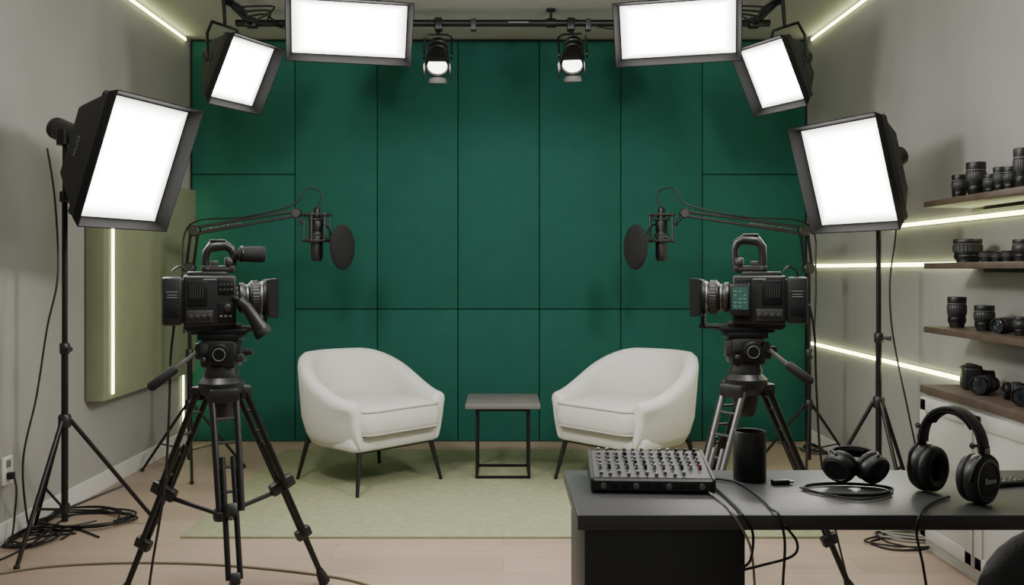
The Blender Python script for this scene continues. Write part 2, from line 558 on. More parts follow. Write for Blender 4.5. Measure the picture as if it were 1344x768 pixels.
PZ = 2.84
LSX, LSY = -2.0, 4.0
RSX, RSY = 1.93, 4.5
softbox(at(178, 213, 3.9), -20, 21, .475, .54, .25, 'large tilted softbox on the tall stand at the left wall', (LSX, LSY, ZC+(CY-185)*LSY/F), text='OMX', side=-1, stand=True, tsize=.042, hl=.25)
softbox(at(1113, 229, 4.3), 206, 17, .49, .50, .21, 'large tilted softbox on the stand beside the wall shelves', (RSX, RSY, ZC+(CY-205)*RSY/F), stand=True)
softbox(at(318, 95, 5.0), -27, 28, .355, .36, .19, 'small square softbox hanging at upper left above the green wall', (-1.62, 5.08, PZ), text='XC', side=-1, tsize=.04)
softbox(at(1014, 98, 5.0), 207, 28, .355, .36, .19, 'small square softbox hanging at upper right above the green wall', (1.62, 5.08, PZ), text='XC', side=1, tsize=.04)
softbox(at(459, 39, 4.6), -78, 28, .595, .275, .2, 'wide softbox hanging overhead left of the two small spotlights', (-.85, 4.72, PZ))
softbox(at(889, 39, 4.6), -104, 28, .595, .28, .2, 'wide softbox hanging overhead right of the two small spotlights', (.97, 4.72, PZ))

# overhead rig
t = thing('lighting_rig', 'black overhead pipe frame carrying the hanging studio lights', 'lighting rig', (0, 5.65, PZ))
def pipe(a, b):
    MB().cyl(a, b, .022, .022, 14).build('pipe', M_METAL, t)
pipe((-1.72, 0, 0), (1.72, 0, 0))
pipe((-1.62, -1.6, 0), (-1.62, .05, 0))
pipe((1.62, -1.6, 0), (1.62, .05, 0))
pipe((-1.72, -.93, 0), (1.72, -.93, 0))
for x, y in ((-1.1, 0), (.31, 0), (1.1, 0), (-1.62, -.5), (1.62, -.5), (0, -.93), (-1.62, -1.5), (1.62, -1.5)):
    h_ = MB().lathe([(.03, -.03), (.03, .03)], Matrix.Translation((x, y, 0)) @ Matrix.Rotation(PI/2, 4, 'Y' if y > -.4 or y == -.93 else 'X'), 14)
    h_.cyl((x, y, .02), (x, y, H-PZ), .009, seg=8).lathe([(.03, H-PZ-.012), (.03, H-PZ)], Matrix.Translation((x, y, 0)), 14)
    h_.build('hanger', M_METAL, t)
for x in (-1.62, 1.62):
    for y in (0, -.93):
        MB().box((x, y, 0), (.07, .07, .06), .008).build('coupler', M_CHAR, t)
for x in (-.19, -1.35, 1.35, .55):
    MB().box((x, 0, -.012), (.035, .058, .075), .006).build('coupler', M_CHAR, t)
MB().box((.1, -.0222, 0), (.13, .002, .007)).build('marking', M_MARKD, t)
for s in (-1, 1):
    for k in range(3):
        MB().tube(spline([(s*1.62, -.05-.1*k, .03), (s*(1.50-.05*k), -.12-.08*k, .02), (s*(1.42+.04*k), -.2-.1*k, -.06-.02*k), (s*1.54, -.34-.06*k, -.08+.02*k), (s*1.62, -.45-.06*k, .0)], 6), .006, 6).build('rig_cable', M_CABLE, t)
    MB().tube(spline([(s*1.62, 0, .03), (s*1.3, -.01, -.05), (s*1.0, 0, .03), (s*.72, -.01, -.04), (s*.47, 0, .02)], 8), .006, 6).build('rig_cable', M_CABLE, t)

# fresnel spotlights
def spot(px, py, Y, n, label):
    c = at(px, py, Y)
    M = axM(c, n)
    t = thing('spotlight', label, 'spotlight', group='small spotlights on the overhead pipe', M=M)
    MB().lathe([(.055, -.235), (.062, -.22), (.066, -.19), (.06, -.185), (.06, -.17), (.066, -.165), (.066, -.14), (.06, -.135), (.068, -.115), (.076, -.06), (.078, -.02), (.078, .0), (.068, .002), (.066, -.012), (0, -.014)], seg=28).build('body', M_METAL, t)
    MB().lathe([(.062, -.010), (.055, -.002), (.03, .006), (0, .009)], seg=24).build('lens', M_SPOT, t)
    for k in range(4):
        Rm = Matrix.Rotation(k*PI/2, 4, 'Z')
        q = [Rm @ Vector(v) for v in ((-.05, .076, 0), (.05, .076, 0), (.06, .086, .055), (-.06, .086, .055))]
        MB().plate(q, .004).build('barn_door', M_BLACK, t, False)
    Mi = M.inverted()
    anc = Mi @ Vector((c.x, 5.65, PZ-.02))
    pv = Vector((0, 0, -.11))
    a = anc-pv
    y = MB().tube([(-.088, 0, -.11), Vector((-.088, 0, -.11))+a*.62, pv+a*.72+Vector((-.06, 0, 0)), pv+a*.72+Vector((.06, 0, 0)), Vector((.088, 0, -.11))+a*.62, (.088, 0, -.11)], .007, 8)
    y.cyl(pv+a*.72, anc, .012, seg=8)
    y.build('yoke', M_METAL, t)
    MB().box((c.x, 5.65, PZ-.01), (.05, .07, .08), .008, M=Mi).build('clamp', M_METAL, t)
    for s in (-1, 1):
        MB().lathe([(.02, 0), (.02, .016), (.01, .018)], axM((s*.08, 0, -.11), (s, 0, 0)), 12).build('tilt_knob', M_BLACK, t)
spot(574, 88, 5.55, (0.02, -.62, -.78), 'small black spotlight with barn doors, left one on the overhead pipe')
spot(751, 86, 5.55, (-.10, -.62, -.78), 'small black spotlight with barn doors, right one on the overhead pipe')

# ------------------------------------------------------------------ light stands
def light_stand(x, y, top, hub, feet, label):
    t = thing('light_stand', label, 'light stand', (x, y, 0), group='light stands')
    MB().cyl((0, 0, .10), (0, 0, hub+.35), .015, seg=14).build('lower_pole', M_METAL, t)
    MB().cyl((0, 0, hub+.3), (0, 0, top-.28), .0125, seg=14).build('middle_pole', M_METAL, t)
    MB().cyl((0, 0, top-.3), (0, 0, top), .010, seg=12).build('upper_pole', M_METAL, t)
    for z in (hub+.33, top-.29):
        c = MB().lathe([(.018, -.025), (.022, -.02), (.022, .02), (.018, .025)], Matrix.Translation((0, 0, z)), 16).build('collar', M_BLACK, t)
        MB().cyl((.015, -.015, z), (.045, -.04, z), .006, .012, 8).build('knob', M_BLACK, c)
    MB().lathe([(.024, -.03), (.028, -.02), (.028, .02), (.022, .03)], Matrix.Translation((0, 0, hub)), 16).build('leg_hub', M_BLACK, t)
    MB().lathe([(.022, -.02), (.022, .02)], Matrix.Translation((0, 0, .16)), 14).build('lower_hub', M_BLACK, t)
    for fx, fy in feet:
        v = Vector((fx, fy, 0)); d = v.normalized()
        foot = v+Vector((0, 0, .012))
        topp = d*.025+Vector((0, 0, hub))
        l = MB().cyl(topp, foot, .010, .009, 10).build('leg', M_METAL, t)
        MB().ball(foot, .013).build('rubber_foot', M_BLACK2, l)
        MB().cyl(d*.02+Vector((0, 0, .16)), topp.lerp(foot, .62), .006, seg=8).build('brace', M_METAL, t)
    return t
light_stand(LSX, LSY, ZC+(CY-175)*LSY/F, .56, ((.30, .30), (-.25, .21), (-.02, -.36)), 'tall black tripod light stand near the outlet at the left wall')
light_stand(RSX, RSY, ZC+(CY-195)*RSY/F, .57, ((.24, .12), (-.30, .1), (.02, -.30)), 'tall black tripod light stand between right wall and desk')

# ------------------------------------------------------------------ microphone boom stands
def mic_stand(sx, label):
    s = sx
    X0 = -1.93 if s > 0 else 1.885
    Y = 5.40
    t = thing('microphone_stand', label, 'microphone stand', (X0, Y, 0), group='microphone boom stands')
    zt = ZC-(352-CY)*Y/F
    MB().cyl((0, 0, .08), (0, 0, .75), .015, seg=12).build('lower_pole', M_METAL, t)
    MB().cyl((0, 0, .7), (0, 0, zt), .011, seg=12).build('upper_pole', M_METAL, t)
    MB().lathe([(.02, -.03), (.024, -.02), (.024, .02), (.02, .03)], Matrix.Translation((0, 0, .73)), 14).build('collar', M_BLACK, t)
    MB().lathe([(.024, -.03), (.026, .02), (.02, .03)], Matrix.Translation((0, 0, .42)), 14).build('leg_hub', M_BLACK, t)
    for fx, fy in ((-.30*s, .02), (.30*s, .12), (.12*s, -.30)):
        v = Vector((fx, fy, .012)); d = Vector((fx, fy, 0)).normalized()
        tp = d*.02+Vector((0, 0, .42))
        l = MB().cyl(tp, v, .009, .008, 8).build('leg', M_METAL, t)
        MB().ball(v, .012).build('rubber_foot', M_BLACK2, l)
        MB().cyl(d*.015+Vector((0, 0, .14)), tp.lerp(v, .6), .005, seg=6).build('brace', M_METAL, t)
    k = Y/F
    p0 = Vector((0, 0, zt)); p1 = Vector((s*.03, 0, ZC+(CY-303)*k)); 
    dx = (384-250)*k if s > 0 else (1062-905)*k
    p2 = Vector((s*(.03+dx), 0, ZC+(CY-280)*k))
    for o in (-.022, .022):
        MB().cyl(p0+Vector((o, 0, 0)), p1+Vector((o, 0, 0)), .009, seg=8).build('lower_arm', M_METAL, t)
    for o in (-.02, .02):
        MB().cyl(p1+Vector((0, 0, o)), p2+Vector((0, 0, o*.7)), .009, seg=8).build('boom_arm', M_CHAR, t)
    sp = MB()
    a, b = p1.lerp(p2, .08), p1.lerp(p2, .45)
    pts = []
    for i in range(161):
        q = a.lerp(b, i/160)
        an = i/160*2*PI*20
        pts.append(q+Vector((0, .009*math.cos(an), .009*math.sin(an))))
    sp.tube(pts, .0025, 5)
    sp.build('spring', M_SILVER, t)
    for p, r in ((p0, .035), (p1, .035), (p2, .03)):
        MB().lathe([(r*.8, -.026), (r, -.02), (r, .02), (r*.8, .026)], Matrix.Translation(p) @ Matrix.Rotation(PI/2, 4, 'X'), 16).build('joint', M_CHAR, t)
    mc = Vector((((416 if s > 0 else 868)-CX)*k-X0, 0, ZC+(CY-298)*k))
    MB().cyl(p2, mc-Vector((s*.085, 0, -.01)), .010, seg=8).build('mount_neck', M_METAL, t)
    cb = spline([p0+Vector((-s*.03, -.01, -.4)), p0+Vector((-s*.04, -.01, 0)), p1+Vector((-s*.02, -.01, .04)), p1.lerp(p2, .5)+Vector((0, -.01, .03)), p2+Vector((-s*.02, -.01, .05)), p2+Vector((s*.06, 0, .15)), mc+Vector((-s*.02, 0, .235)), mc+Vector((s*.03, 0, .20)), mc+Vector((0, 0, .11))], 8)
    MB().tube(cb, .0055, 6).build('audio_cable', M_CABLE, t)
    return Vector((X0, Y, 0))+mc
def microphone(c, s, label):
    t = thing('microphone', label, 'microphone', c, group='studio microphones on boom arms')
    MB().lathe([(.012, .12), (.02, .115), (.022, .06), (.033, .05), (.036, .03), (.036, -.02), (.034, -.03)][::-1], seg=24).build('body', M_METAL, t)
    MB().lathe([(0, -.212), (.025, -.21), (.034, -.195), (.036, -.17), (.036, -.06), (.034, -.03)], seg=24).build('grille', M_BLACK, t)
    MB().lathe([(.037, -.065), (.0385, -.06), (.0385, -.05), (.037, -.045)], seg=24).build('trim_ring', M_SILVER, t)
    sm = MB()
    for z in (.075, -.085):
        sm.torus(Matrix.Translation((0, 0, z)), .078, .007)
    for z in (.045, -.05):
        sm.torus(Matrix.Translation((0, 0, z)), .045, .006)
    for k in range(6):
        a = k*PI/3+.3
        d = Vector((math.cos(a), math.sin(a), 0))
        sm.cyl(d*.078+Vector((0, 0, .075)), d*.078+Vector((0, 0, -.085)), .006, seg=8)
        for za, zb in ((.075, .045), (-.085, -.05)):
            sm.cyl(d*.078+Vector((0, 0, za)), d*.042+Vector((0, 0, zb)), .003, seg=6)
            sm.ball(d*.08+Vector((0, 0, za)), .012, seg=8, rings=6)
    sm.build('shock_mount', M_CHAR, t)
    pc = Vector((s*.165, -.04, -.125))
    n = Vector((s*.96, -.27, 0))
    prof = [(max(.001, .140*math.cos(a)), .050*math.sin(a)) for a in [(-PI/2+PI*i/16) for i in range(17)]]
    pf = MB().lathe(prof, axM(pc, n), 36).build('pop_filter', M_FOAM, t, angle=60)
    MB().tube(spline([(s*.03, 0, .02), (s*.07, -.03, .0), (s*.10, -.04, -.05), pc-Vector((0, 0, -.02))-n*.03], 8), .005, 8).build('gooseneck', M_METAL, t)
a = mic_stand(1, 'black boom stand behind the left camera, arm reaching to the right')
microphone(a, 1, 'black shock-mounted microphone with oval pop filter above the left armchair')
a = mic_stand(-1, 'black boom stand behind the right camera, arm reaching to the left')
microphone(a, -1, 'black shock-mounted microphone with oval pop filter above the right armchair')

# ------------------------------------------------------------------ tripods and video cameras
def tripod(x, y, angs, pan, label, silver=()):
    t = thing('tripod', label, 'tripod', (x, y, 0), group='camera tripods')
    rf = .42
    MB().lathe([(.03, .70), (.04, .72), (.05, .78), (.075, .80), (.08, .815), (.08, .84), (.06, .86)], seg=28).build('bowl', M_BLACK, t)
    hd = MB().lathe([(.06, .855), (.062, .87), (.055, .89), (.055, .90)], seg=24).box((0, 0, .945), (.13, .10, .10), .014).build('fluid_head', M_BLACK, t)
    for s in (-1, 1):
        MB().lathe([(.036, 0), (.038, .006), (.038, .012), (.032, .016), (.02, .017)], axM((.012, s*.048, .945), (0, s, 0)), 24).build('drag_dial', M_METAL, hd)
        MB().torus(axM((.012, s*.064, .945), (0, s, 0)), .022, .0018, 24, 6).build('dial_ring', M_MARKD, hd)
        MB().box((-.045, s*.052, .965), (.028, .008, .035), .002).build('level_plate', M_CHAR, hd)
        MB().lathe([(.009, 0), (.009, .012), (.007, .014)], axM((-.045, s*.05, .925), (0, s, 0)), 12).build('lock_lever', M_CHAR, hd)
    MB().box((.075, -.01, .93), (.03, .05, .03), .006).cyl((.08, 0, .95), (.115, 0, .95), .012, seg=10).build('lock_knob', M_CHAR, hd)
    MB().box((-.068, -.02, .955), (.03, .04, .06), .006).build('counterbalance_knob', M_CHAR, hd)
    MB().box((0, 0, 1.005), (.15, .085, .022), .004).box((0, 0, 1.024), (.20, .07, .018), .003).build('quick_release_plate', M_METAL, t)
    p = Vector(pan)
    s0 = Vector((math.copysign(.06, p.x), -.03, .965))
    e = s0+p
    ph = MB().cyl(s0, e, .008, seg=10).build('pan_bar', M_SILVER, t)
    MB().tube([s0.lerp(e, .5), s0.lerp(e, .53), s0.lerp(e, .97), e, s0.lerp(e, 1.02)], [.012, .017, .018, .015, .008], 14).build('grip', M_BLACK2, ph)
    MB().lathe([(.02, -.02), (.02, .02)], axM(s0, (0, 1, 0)), 14).build('pan_bar_clamp', M_BLACK, t)
    for i, a in enumerate(angs):
        d = Vector((math.cos(R(a)), math.sin(R(a)), 0))
        tg = Vector((-d.y, d.x, 0))
        top = d*.075+Vector((0, 0, .80))
        foot = d*rf+Vector((0, 0, .02))
        mid = top.lerp(foot, .48)
        low = top.lerp(foot, .26)
        m2 = top.lerp(foot, .74)
        mm = M_TSILVER if i in silver else M_METAL
        l = MB()
        for s in (-1, 1):
            l.cyl(top+tg*s*.042, mid+tg*s*.037, .0115, .0105, 10)
        lg = l.build('leg', mm, t)
        ax = (foot-top).normalized()
        for f_ in (.10, .20, .30, .40):
            q = top.lerp(foot, f_)
            MB().cyl(q-tg*.040, q+tg*.040, .0055, seg=8).build('cross_brace', M_CHAR, lg)
        MB().box((0, 0, 0), (.10, .045, .05), .008, M=Matrix.Translation(top) @ Matrix.Rotation(R(a)+PI/2, 4, 'Z')).build('leg_hinge', M_BLACK, lg)
        MB().box((0, 0, 0), (.036, .100, .046), .008, M=axM(mid, ax, up=tg) @ Matrix.Rotation(PI/2, 4, 'Z')).build('leg_clamp', M_BLACK, lg)
        mm2 = MB()
        for s in (-1, 1):
            mm2.cyl(low+tg*s*.018, m2+tg*s*.019, .0095, seg=10)
        mm2.build('middle_tube', mm, lg)
        MB().box((0, 0, 0), (.032, .062, .040), .006, M=axM(m2, ax, up=tg) @ Matrix.Rotation(PI/2, 4, 'Z')).build('leg_clamp', M_BLACK, lg)
        MB().cyl(m2, foot, .012, .011, 10).build('lower_tube', M_METAL, lg)
        MB().lathe([(.013, -.05), (.02, -.02), (.022, .0), (.022, .012)], axM(foot, ax), 14).build('rubber_foot', M_BLACK2, lg)
        j = top.lerp(foot, .50)
        MB().cyl(Vector((0, 0, .355)), j, .009, seg=8).build('spreader_arm', M_METAL, t)
    MB().lathe([(.026, .335), (.030, .345), (.030, .37), (.022, .378)], seg=18).build('spreader_hub', M_BLACK, t)
    return t
TLX, TLY, TRX, TRY = -1.028, 3.2, .914, 3.3
tripod(TLX, TLY, (-65, 165, 41), (-.165, -.06, -.135), 'black video tripod at the left, under the camera with foam microphone')
tripod(TRX, TRY, (6, 220, 112), (.16, -.05, -.13), 'black video tripod with one grey leg standing behind the desk', silver=(1,))

def video_camera(loc, rz, label, mic, screen, up=0.0, sx=1.0):
    t = thing('video_camera', label, 'video camera', loc, (0, 0, rz), 'video cameras on tripods')
    t.scale = (sx, 1, 1)
    body = MB().box((-.01, 0, .100), (.20, .11, .185), .010, seg=3).box((-.02, 0, .196), (.15, .09, .02), .006).box((.0, 0, .006), (.22, .075, .018), .003).build('body', M_BLACK, t)
    for s in (-1, 1):
        y = s*.0555
        MB().box((-.06, y, .128), (.075, .008, .09), .003).build('side_panel', M_METAL, body)
        MB().box((.05, y, .06), (.06, .010, .07), .004).build('side_panel', M_METAL, body)
        MB().box((-.05, y, .045), (.10, .008, .045), .003).build('side_panel', M_CHAR, body)
        MB().box((.05, y, .150), (.06, .006, .055), .003).build('side_panel', M_METAL, body)
        v = MB()
        for k in range(6):
            v.box((-.085+.009*k, s*.0605, .135), (.004, .003, .05), 0)
        v.build('vent', M_CHAR, body, False)
        for k in range(4):
            MB().lathe([(.008, 0), (.008, .008), (.006, .009)], axM((-.085+.024*k, s*.059, .045), (0, s, 0)), 12).build('port', M_CHAR, body)
        for k in range(3):
            MB().box((.03+.018*k, s*.0605, .045), (.011, .004, .007), .001).build('button', M_MARKD, body)
        for k in range(4):
            for j in range(2):
                MB().lathe([(.005, 0), (.005, .004), (.004, .005)], axM((.028+.014*k, s*.0585, .140+.018*j), (0, s, 0)), 10).build('button', M_CHAR, body)
        MB().lathe([(.014, 0), (.014, .009), (.011, .011)], axM((.055, s*.060, .075), (0, s, 0)), 16).build('dial', M_CHAR, body)
        MB().box((-.012, s*.0565, .178), (.05, .002, .006)).build('marking', M_MARKD, body, False)
    bt = MB().box((-.153, 0, .100), (.075, .10, .172), .010).box((-.113, 0, .100), (.02, .085, .155), .004).build('battery', M_BLACK, t)
    for s in (-1, 1):
        bm_ = MB()
        for z, w in ((.134, .045), (.123, .035), (.114, .04)):
            bm_.box((-.153, s*.0506, z), (w, .0015, .003))
        bm_.build('marking', M_MARKD, bt, False)
        MB().box((-.153, s*.0505, .065), (.05, .002, .045), .0008).build('battery_panel', M_METAL, bt)
    LM = axM((0, 0, .108), (1, 0, 0))
    ln = MB().lathe([(.040, .08), (.040, .10), (.053, .105), (.053, .125), (.049, .128), (.049, .14), (.060, .147), (.060, .185), (.057, .19), (.064, .196), (.064, .218), (.057, .219), (.054, .210), (0, .205)], LM, 40).build('lens', M_BLACK, t)
    MB().lathe([(.0545, .106), (.0555, .108), (.0555, .123), (.0545, .125)], LM, 72, knurl=.03).build('iris_ring', M_CHAR, ln)
    MB().lathe([(.061, .152), (.063, .154), (.063, .178), (.061, .180)], LM, 72, knurl=.035).build('focus_ring', M_CHAR, ln)
    MB().lathe([(.0605, .187), (.0605, .190), (.0605, .193)], LM, 40).build('trim_ring', M_SILVER, ln)
    MB().lathe([(.050, .132), (.0515, .133), (.0515, .137), (.050, .138)], LM, 40).build('trim_ring', M_SILVER, ln)
    MB().lathe([(.052, .211), (.03, .217), (0, .219)], LM, 24).build('front_element', M_GLASS, ln)
    mb = MB()
    x0, x1 = .214, .254
    ya, za, yb2, zb2 = .064, .066, .066, .069
    zc = .108
    c0 = [(x0, -ya, zc-za), (x0, ya, zc-za), (x0, ya, zc+za), (x0, -ya, zc+za)]
    c1 = [(x1, -yb2, zc-zb2), (x1, yb2, zc-zb2), (x1, yb2, zc+zb2), (x1, -yb2, zc+zb2)]
    for i in range(4):
        j = (i+1) % 4
        mb.plate((c0[i], c0[j], c1[j], c1[i]), .006)
    mx = mb.build('matte_box', M_BLACK, t, False)
    bk = MB()
    bk.box((x0-.002, 0, zc+.061), (.012, .136, .014), .003).box((x0-.002, 0, zc-.061), (.012, .136, .014), .003).box((x0-.002, .061, zc), (.012, .014, .13), .003).box((x0-.002, -.061, zc), (.012, .014, .13), .003)
    bk.build('filter_stage', M_METAL, mx)
    rd = MB()
    for s in (-1, 1):
        rd.cyl((-.1, s*.03, -.003), (.22, s*.03, -.003), .0075, seg=10)
    rd.box((.205, 0, .02), (.015, .08, .05), .003)
    rd.build('support_rods', M_METAL, t)
    # top handle
    zt = .302+up
    hn = MB()
    hn.tube([(-.020, 0, .205), (-.026, 0, .245), (-.022, 0, zt-.028), (-.004, 0, zt-.006), (.050, 0, zt), (.074, 0, zt-.012), (.084, 0, zt-.040), (.078, 0, .205)], [.014, .014, .016, .019, .019, .017, .015, .015], 12)
    hn.box((.022, 0, .215), (.125, .044, .026), .005).box((.066, 0, .238), (.034, .034, .04), .006).box((.022, 0, zt+.016), (.06, .030, .012), .004)
    hh = hn.build('top_handle', M_BLACK, t)
    MB().box((.018, 0, .215), (.10, .046, .006), .001).build('handle_rail', M_CHAR, hh)
    MB().box((.008, 0, .235), (.03, .03, .02), .003).build('cold_shoe', M_CHAR, hh)
    for s in (-1, 1):
        MB().lathe([(.012, 0), (.012, .012), (.009, .014)], axM((.066, s*.017, .240), (0, s, 0)), 14).build('knob', M_CHAR, hh)
        MB().lathe([(.007, 0), (.007, .006), (.005, .007)], axM((-.02, s*.022, .215), (0, s, 0)), 10).build('knob', M_CHAR, hh)
    if mic:
        MB().box((.092, -.012, .262), (.03, .03, .03), .005).torus(axM((.115, -.014, .270), (1, 0, 0)), .026, .006, 20, 8).build('microphone_holder', M_METAL, t)
        MB().tube([(.085, -.014, .270), (.10, -.014, .270), (.105, -.014, .270), (.19, -.014, .270), (.205, -.014, .270), (.21, -.014, .270)], [.015, .016, .027, .031, .027, .012], 18).build('shotgun_microphone', M_FOAM, t)
        ev = MB().tube([(.10, -.080, .10), (.125, -.090, .08), (.155, -.095, .035), (.175, -.097, .005), (.185, -.098, -.01)], [.018, .02, .024, .03, .033], 18).cyl((.08, -.05, .11), (.10, -.080, .10), .01, seg=10)
        ef = ev.build('viewfinder', M_BLACK, t)
        MB().lathe([(.033, -.012), (.036, 0), (.033, .012), (.02, .012)], axM((.187, -.098, -.013), (.5, -.05, -.8)), 20).build('eyecup', M_BLACK2, ef)
    if screen:
        sc = MB().box((.06, .064, .100), (.078, .016, .115), .005).build('side_monitor', M_BLACK, t)
        MB().box((.06, .0722, .107), (.062, .002, .084)).build('display', M_SCREEN, sc, False)
        ui = MB()
        for k in range(5):
            for j in range(3):
                if (k*7+j*3) % 4:
                    ui.box((.042+.018*j, .0735, .077+.014*k), (.008 if (k+j) % 2 else .011, .001, .0018))
        ui.build('display_marks', M_UI, sc, False)
    MB().tube(spline([(-.10, .03, .205), (-.12, .02, .225), (-.15, .0, .21), (-.16, -.02, .185)], 6), .004, 6).build('power_cable', M_CABLE, t)
video_camera((-1.062, 3.2, 1.037), R(22), 'black video camera with foam-covered microphone, aimed right on the left tripod', True, False, 0, .90)
video_camera((.955, 3.3, 1.037), R(163), 'black video camera with green side display, aimed left on the right tripod', False, True, .025, .95)

# ------------------------------------------------------------------ shelves, lenses, cabinet
SX0 = 1.97
for zt, nm in ((1.567, 'top dark wooden wall shelf on the right, holding the most lenses'), (1.282, 'middle dark wooden wall shelf between top and bottom shelves on the right'), (.985, 'bottom dark wooden wall shelf just above the white cabinet')):
    t = thing('wall_shelf', nm, 'shelf', (XR-.002, 3.35, zt-.028), group='wall shelves for lenses')
    MB().box(((SX0-XR)/2, 0, .014), (XR-SX0, 1.5, .028), .003).build('board', M_WALNUT, t)
    MB().box((-.012, 0, -.008), (.024, 1.3, .016), .002).build('wall_bracket', M_CHAR, t)

def lens(pos, h, d, label, lying=None, group='camera lenses'):
    r = d/2
    if lying is None:
        M = Matrix.Translation(pos)
    else:
        M = Matrix.Translation(Vector(pos)+Vector((0, 0, r*1.05))) @ Matrix.Rotation(lying, 4, 'Z') @ Matrix.Rotation(PI/2, 4, 'Y') @ Matrix.Translation((0, 0, -h/2))
    t = thing('camera_lens', label, 'lens', group=group, M=M)
    MB().lathe([(r*.74, 0), (r*.78, .02*h), (r*.78, .10*h), (r*.88, .13*h), (r*.9, .36*h), (r*.97, .40*h), (r*.97, .80*h), (r, .84*h), (r, .98*h), (r*.97, h), (r*.84, h), (r*.82, .95*h), (0, .94*h)], seg=28).build('barrel', M_BLACK, t)
    MB().lathe([(r*.98, .46*h), (r*1.0, .47*h), (r*1.0, .72*h), (r*.98, .73*h)], seg=56, knurl=.045).build('focus_ring', M_CHAR, t)
    MB().lathe([(r*.905, .18*h), (r*.92, .19*h), (r*.92, .32*h), (r*.905, .33*h)], seg=48, knurl=.04).build('aperture_ring', M_METAL, t)
    MB().lathe([(r*.985, .765*h), (r*.99, .77*h), (r*.99, .785*h), (r*.985, .79*h)], seg=28).build('trim_ring', M_MARKD, t)
    MB().lathe([(r*.81, .955*h), (r*.5, .975*h), (0, .98*h)], seg=24).build('front_element', M_GLASS, t)
LX = 2.085
def lpos(px, z, X=LX):
    return (X, X*F/(px-CX), z)
z1, z2, z3 = 1.567, 1.282, .985
lens(lpos(1259, z1), .115, .062, 'short black lens at the far end of the top wall shelf')
lens(lpos(1281, z1), .155, .080, 'thick tall black lens, second from the far end on the top wall shelf')
lens(lpos(1300, z1), .090, .058, 'short black lens, third from the far end on the top wall shelf')
lens(lpos(1313, z1), .112, .056, 'black lens, fourth from the far end on the top wall shelf')
lens(lpos(1326, z1), .105, .056, 'black lens, fifth from the far end on the top wall shelf')
lens(lpos(1342, z1), .17, .066, 'tallest black lens at the frame edge on the top wall shelf')
lens(lpos(1270, z2), .105, .118, 'wide black lens at the far end of the middle wall shelf')
lens(lpos(1296, z2), .048, .068, 'flat black lens, second from the far end on the middle wall shelf')
lens(lpos(1310, z2), .042, .056, 'flat black lens, third from the far end on the middle wall shelf')
lens(lpos(1324, z2), .046, .058, 'flat black lens, fourth from the far end on the middle wall shelf')
lens(lpos(1342, z2), .090, .072, 'upright black lens at the frame edge on the middle wall shelf')
lens(lpos(1256, z3), .14, .080, 'tall black lens at the far end of the bottom wall shelf')
lens(lpos(1292, z3), .11, .080, 'black lens, second from the far end on the bottom wall shelf')
lens(lpos(1319, z3), .095, .064, 'black lens lying on its side on the bottom wall shelf', lying=R(200))
lens(lpos(1341, z3), .075, .062, 'short black lens at the frame edge on the bottom wall shelf')

CX0, CY0, CY1, CT = 1.87, 2.55, 3.93, .735
t = thing('cabinet', 'low white cabinet with dark wooden top under the wall shelves', 'cabinet', (CX0, CY0, 0))
wC, dC = XR-CX0-.02, CY1-CY0
MB().box((wC/2+.01, dC/2, .36), (wC-.02, dC-.02, .68), .003).build('body', M_CAB, t)
MB().box((wC/2+.015, dC/2, .02), (wC-.03, dC-.03, .04)).build('plinth', M_CAB, t)
MB().box((wC/2, dC/2, CT-.0175), (wC, dC, .035), .004).build('top', M_WALNUT, t)
nd = 3
for k in range(nd):
    w = (dC-.03)/nd
    yc_ = .015+w*(k+.5)
    dr = MB().box((.004, yc_, .375), (.016, w-.008, .62), .002)
    for s in (-1, 1):
        dr.box((-.006, yc_+s*(w/2-.035), .375), (.012, .055, .61), .003)
        dr.box((-.006, yc_, .375+s*.28), (.012, w-.02, .055), .003)
    do = dr.build('door', M_CAB, t)
    MB().lathe([(.006, 0), (.006, .012), (.012, .016), (.013, .022), (.008, .028)], axM((-.012, yc_+w/2-.035, .56), (-1, 0, 0)), 14).build('knob', M_METAL, do)
p = Vector((2.03, 2.03*F/(1252-CX), CT))
p.y = min(p.y, 3.80)
t = thing('photo_camera', 'black boxy camera body on the far end of the white cabinet', 'camera', p, (0, 0, R(70)), None)
bd = MB().box((0, 0, .048), (.12, .075, .096), .012, seg=3).box((-.01, 0, .099), (.05, .05, .014), .006).box((.058, -.012, .05), (.03, .085, .09), .012).build('body', M_BLACK, t)
MB().lathe([(.036, 0), (.036, .015), (.034, .017), (.034, .05), (.028, .05), (.026, .04), (0, .038)], axM((-.012, -.037, .048), (0, -1, 0)), 24).build('lens', M_METAL, t)
MB().lathe([(.012, 0), (.012, .01), (.01, .011)], Matrix.Translation((.04, 0, .095)), 14).build('dial', M_CHAR, t)
cab_g = 'lenses on the white cabinet'
lens((2.0, 3.63, CT), .13, .075, 'black lens lying beside the boxy camera on the white cabinet', R(215), cab_g)
lens((2.04, 3.46, CT), .11, .068, 'black lens lying second after the boxy camera on the white cabinet', R(160), cab_g)
lens((1.98, 3.33, CT), .12, .072, 'black lens lying third after the boxy camera on the white cabinet', R(230), cab_g)
lens((2.02, 3.18, CT), .12, .07, 'black lens lying on the white cabinet nearest the frame edge', R(190), cab_g)

